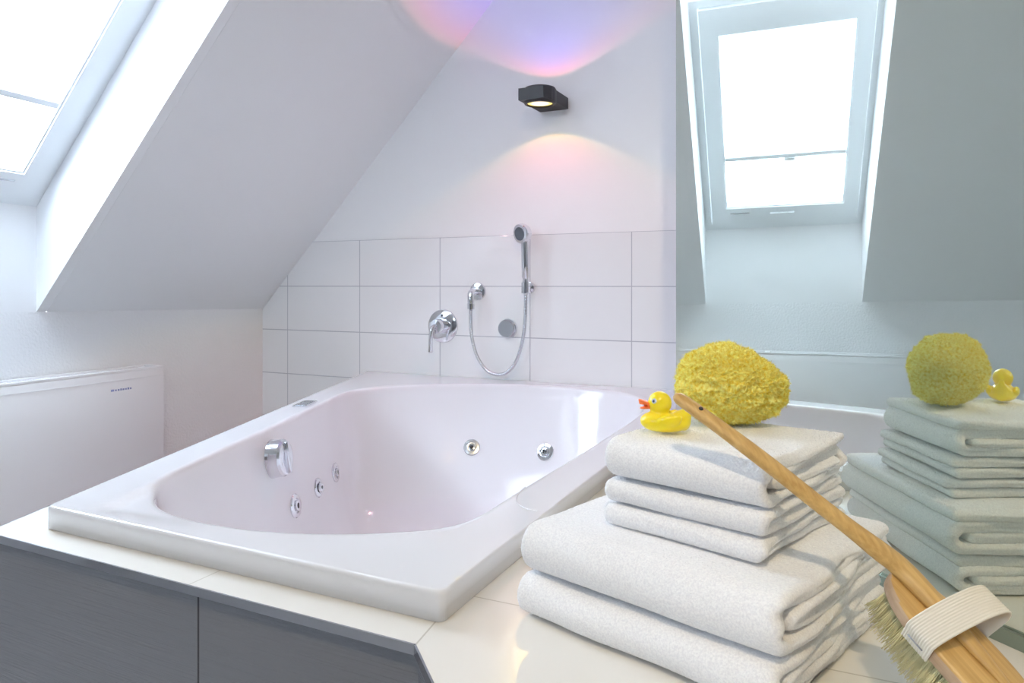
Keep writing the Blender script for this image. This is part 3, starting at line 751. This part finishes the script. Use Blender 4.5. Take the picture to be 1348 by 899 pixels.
ell(bm, (0, 0, .0115), (.0295, .0195, .0115)); ell(bm, (.008, 0, .013), (.0225, .018, .0125)); ell(bm, (-.021, 0, .015), (.0085, .011, .013))
ell(bm, (-.018, 0, .017), (.012, .013, .010)); ell(bm, (-.0235, 0, .022), (.0065, .008, .009)); ell(bm, (-.0262, 0, .029), (.0032, .0045, .0060))
ell(bm, (.008, 0, .0225), (.0115, .0110, .006)); ell(bm, (.007, 0, .0345), (.0142, .0136, .0142))
for s in (-1, 1):
    ell(bm, (-.003, s*.0175, .0165), (.013, .0045, .0075)); ell(bm, (-.012, s*.0175, .0195), (.006, .0035, .005))
bm = remesh(bm, .0011, 8)
for v in bm.verts: v.co.z = max(v.co.z, .0012)
bmesh.ops.transform(bm, matrix=DM, verts=bm.verts); obj('duck_body', bm, M_duck, DU)
bm = bmesh.new(); ell(bm, (.0235, 0, .0340), (.0092, .0070, .0020)); ell(bm, (.0225, 0, .0292), (.0085, .0064, .0018)); ell(bm, (.0170, 0, .0318), (.0050, .0070, .0050))
for v in bm.verts:
    x = v.co.x-.020
    if v.co.z > .0330: v.co.z += max(0, x)*.35
    elif x > 0 and v.co.z < .0315: v.co.z -= x*.1
bm = remesh(bm, .0007, 3); bmesh.ops.transform(bm, matrix=DM, verts=bm.verts); obj('duck_beak', bm, M_beak, DU)
for s in (1, -1):
    bm = bmesh.new(); c = V((.0142, s*.0102, .0382)); nn = V((.55, s*.80, .22)).normalized()
    add_lathe(bm, [(0, 0), (.0037, 0), (.0030, .0011), (0, .0015)], DM @ axisM(c-nn*.0006, nn), 20); ey = obj('duck_eye', bm, M_eyew, DU)
    bm = bmesh.new(); add_lathe(bm, [(0, 0), (.0016, 0), (.0012, .0006), (0, .0008)], DM @ axisM(c+nn*.0005+V((.0005, 0, 0)), nn), 16); obj('pupil', bm, M_eyeb, ey)

# ------------------------------------------------------------------ natural sponge
SPc = V((-.144, .982, ZTOP+.0515))
bm = bmesh.new(); bmesh.ops.create_icosphere(bm, subdivisions=7, radius=1.0)
Rw = V((math.cos(AL), math.sin(AL), 0)); Fw = V((-math.sin(AL), math.cos(AL), 0))
base_pts = []
for v in bm.verts:
    d = v.co.normalized(); x, y, z = d.x, d.y, d.z
    # asymmetric lump: tall on the left, tapering to the right
    rx = .0685; rz = .0500*(1.0-.22*sm((x+.1)/1.1)) if z > 0 else .051
    X = rx*x; Z = rz*z + (.004 if z > 0 else 0)*(1-x) ; Y = .050*y
    if z > 0: Z -= .010*sm((x-.0)/1.0)*z
    p = V((X, Y, Z))
    k = noise.noise(d*1.7+V((3, 1, 5)))*.006+noise.noise(d*4.2)*.0035
    turb = noise.noise(d*9)*.0040+noise.noise(d*21)*.0042+noise.noise(d*46)*.0030+noise.noise(d*95)*.0011
    p += d*(k+turb)
    p.z = max(p.z, -.0505)
    v.co = SPc+Rw*p.x+Fw*p.y+V((0, 0, p.z))
# woolly fibres
fib = random.Random(4); fl = [f for f in bm.faces]
bm.normal_update()
for f in fib.sample(fl, 60000):
    c = f.calc_center_median(); n = f.normal.copy()
    if c.z < ZTOP+.005: continue
    t = V((fib.gauss(0, 1), fib.gauss(0, 1), fib.gauss(0, 1))); t = (n*.9+t*.45).normalized(); s = t.cross(V((fib.random(), fib.random(), fib.random()))).normalized()
    l = fib.uniform(.0025, .0060); w = .00022
    a = bm.verts.new(c-n*.0008+s*w); b = bm.verts.new(c-n*.0008-s*w); m1 = bm.verts.new(c+t*l*.6+s*w*.8+n*.0002); m2 = bm.verts.new(c+t*l*.6-s*w*.8); e = bm.verts.new(c+t*l+s*l*.25)
    bm.faces.new((a, b, m2, m1)); bm.faces.new((m1, m2, e))
o = obj('bath_sponge', bm, M_sponge, None, origin=(SPc.x, SPc.y, ZTOP)); tag(o, 'fluffy yellow natural sponge on the back of the towel stack', 'sponge')

# ------------------------------------------------------------------ bath brush
def PX(x, y, D): return V((0, 0, CZ))+camray(x, y)*D
hT, hM, hJ = PX(888, 520, .780), PX(1012, 611, .734), PX(1150, 719, .703)
S0, E0 = PX(1181, 753, .700), PX(1353, 940, .600)
hv = (E0-S0).normalized(); ctr = (S0+E0)/2
vv = (V((0, 0, CZ))-ctr).normalized(); vp = (vv-hv*vv.dot(hv)).normalized(); rp = hv.cross(vp)
if rp.dot(Rw) < 0: rp = -rp
TH = math.radians(44)
bn = (vp*math.cos(TH)+rp*math.sin(TH)).normalized()       # top normal
bw = bn.cross(hv).normalized()
if bw.dot(Rw) < 0: bw = -bw                                # width axis, right in view
wood(M_wood, (.50, .29, .085), (.68, .44, .16), hv); wood(M_wood2, (.47, .32, .20), (.58, .42, .29), hv)
BRU = thing('bath_brush', 'long-handled wooden bath brush leaning across the towels with a cotton strap', 'bath brush', tuple(E0-bn*.03))
LB = .168; PW = .031
S1 = S0-hv*.004
def P3(h, w, n): return S1+hv*h+bw*w+bn*n
bm = bmesh.new(); NS = 60; NR = 28; prev = None; rows = []
for i in range(NS+1):
    t = i/NS; h = LB*(1-math.cos(math.pi*t))/2; x = (h/LB)*2-1
    hwid = PW*max(0.0, 1-abs(x)**2.3)**.5
    row = []
    for k in range(NR):
        a = 2*math.pi*k/NR; ca, sa_ = math.cos(a), math.sin(a)
        e = .45
        w = hwid*math.copysign(abs(ca)**e, ca); n = .009*math.copysign(abs(sa_)**e, sa_)*(1 if hwid > 0 else 0)*min(1, hwid/.01)
        n += (.002*(1-(w/PW)**2) if n > 0 else 0)
        row.append(P3(h, w, n-.009))
    rows.append([bm.verts.new(p) for p in row] if hwid > 1e-5 else [bm.verts.new(P3(h, 0, -.009))])
for A, B in zip(rows, rows[1:]):
    for k in range(NR):
        j = (k+1) % NR
        if len(A) == 1: bm.faces.new((A[0], B[k], B[j]))
        elif len(B) == 1: bm.faces.new((A[k], A[j], B[0]))
        else: bm.faces.new((A[k], A[j], B[j], B[k]))
pad = obj('brush_head', bm, [M_wood, M_wood2], BRU)
for p in pad.data.polygons:
    if p.normal.dot(bn) < .75: p.material_index = 1
hpts = spline([hT, hT.lerp(hM, .5)+V((0, 0, .001)), hM, hM.lerp(hJ, .5)+V((0, 0, -.0005)), hJ, P3(.006, .002, .006), P3(.055, .003, .006), P3(.105, .003, .003), P3(.130, .003, -.001)], 10)
N = len(hpts); rad = []
for i in range(N):
    t = i/(N-1); r = .0082+.0012*sm(t/.25)
    if t > .42: r += .0022*sm((t-.42)/.12)
    if t > .62: r = .0115-.0075*sm((t-.62)/.36)
    if i == 0: r = .0035
    elif i == 1: r = .0066
    elif i == 2: r = .0078
    rad.append(r)
bm = bmesh.new(); add_tube(bm, hpts, rad, 24, flat=(bn, .72)); obj('brush_handle', bm, M_wood, BRU)
bm = bmesh.new(); hq = hpts[6]; add_lathe(bm, [(0, 0), (.0026, 0), (.0022, .0008), (0, .0009)], axisM(hq+bn*.0058, bn), 16); obj('hanging_hole', bm, M_dark, BRU)
# bristle tufts
rt = random.Random(12); NH = 19
for i in range(NH):
    h = .012+(LB-.024)*i/(NH-1); x = (h/LB)*2-1; hw = PW*max(0, 1-abs(x)**2.3)**.5-.007
    nw = 5
    for k in range(nw):
        w = -hw+2*hw*k/(nw-1); bm = bmesh.new(); r0 = .0027
        for f in range(46):
            a = rt.uniform(0, 6.283); q = r0*math.sqrt(rt.random()); dx, dy = q*math.cos(a), q*math.sin(a)
            ln = rt.uniform(.033, .0365); fx, fy = dx*2.2+rt.gauss(0, .0005)+x*.003, dy*2.2+rt.gauss(0, .0005)+w*.12
            p0 = P3(h+dx, w+dy, -.0165); p1 = P3(h+dx+fx*.4, w+dy+fy*.4, -.018-ln*.6); p2 = P3(h+dx+fx, w+dy+fy, -.018-ln)
            if p2.z < ZP+.001: p2.z = ZP+.001+rt.random()*.0005
            if p1.z < ZP+.002: p1.z = ZP+.002
            add_tube(bm, [p0, p1, p2], [.00036, .00034, .00026], 3)
        obj('bristle_tuft', bm, M_bristle, BRU)
# strap
spw = [(-PW-.0010, -.016), (-PW-.0022, -.006), (-.0345, .005), (-.025, .016), (-.010, .026), (.008, .034), (.024, .036), (.037, .031), (.043, .019), (.040, .007), (.035, -.003), (PW+.001, -.012)]
sp = spline([(w, n, 0) for w, n in spw], 6); hs0, hs1 = .050, .078
bm = bmesh.new(); prev = None; NRB = 12
for i, p in enumerate(sp):
    t = sp[min(i+1, len(sp)-1)]-sp[max(i-1, 0)]; t.normalize(); q = V((-t.y, t.x, 0)); row = []
    for k in range(NRB*4+1):
        h = hs0+(hs1-hs0)*k/(NRB*4)+(p.x)*.10; rg = .0009+.0008*abs(math.sin(math.pi*k/4)); row.append(P3(h, p.x+q.x*rg, p.y+q.y*rg))
    for k in range(NRB*4, -1, -1):
        h = hs0+(hs1-hs0)*k/(NRB*4)+(p.x)*.10; rg = -.0004; row.append(P3(h, p.x+q.x*rg, p.y+q.y*rg))
    row = [bm.verts.new(c) for c in row]
    if prev:
        for j in range(len(row)): bm.faces.new((prev[j], prev[(j+1) % len(row)], row[(j+1) % len(row)], row[j]))
    else: bm.faces.new(row)
    prev = row
bm.faces.new(prev[::-1]); st = obj('wrist_strap', bm, M_strap, BRU)
bm = bmesh.new(); add_tube(bm, [P3(hs0+.006-.0038, -PW-.0040, -.008), P3(hs1-.006-.0038, -PW-.0040, -.008)], .0007, 8); obj('staple', bm, M_staple, st)

# ------------------------------------------------------------------ ceiling spotlight fixture
CL = thing('ceiling_spotlight', 'round recessed ceiling spotlight above the platform', 'ceiling light', (KEYP.x, KEYP.y, ZC))
bm = bmesh.new(); add_lathe(bm, [(.030, -.001), (.045, -.001), (.045, -.006), (.038, -.008), (.031, -.006), (.030, -.001)], Matrix.Translation((KEYP.x, KEYP.y, ZC)), 40, cap=False); obj('trim_ring', bm, M_chrome, CL)
M_bulb = bpy.data.materials.new('warm_bulb'); M_bulb.use_nodes = True; _b = bsdf(M_bulb); _b.inputs['Emission Color'].default_value = (1, .8, .5, 1); _b.inputs['Emission Strength'].default_value = 6
bm = bmesh.new(); add_lathe(bm, [(0, -.002), (.029, -.002), (.029, -.001), (0, -.001)], Matrix.Translation((KEYP.x, KEYP.y, ZC)), 32); obj('bulb', bm, M_bulb, CL)
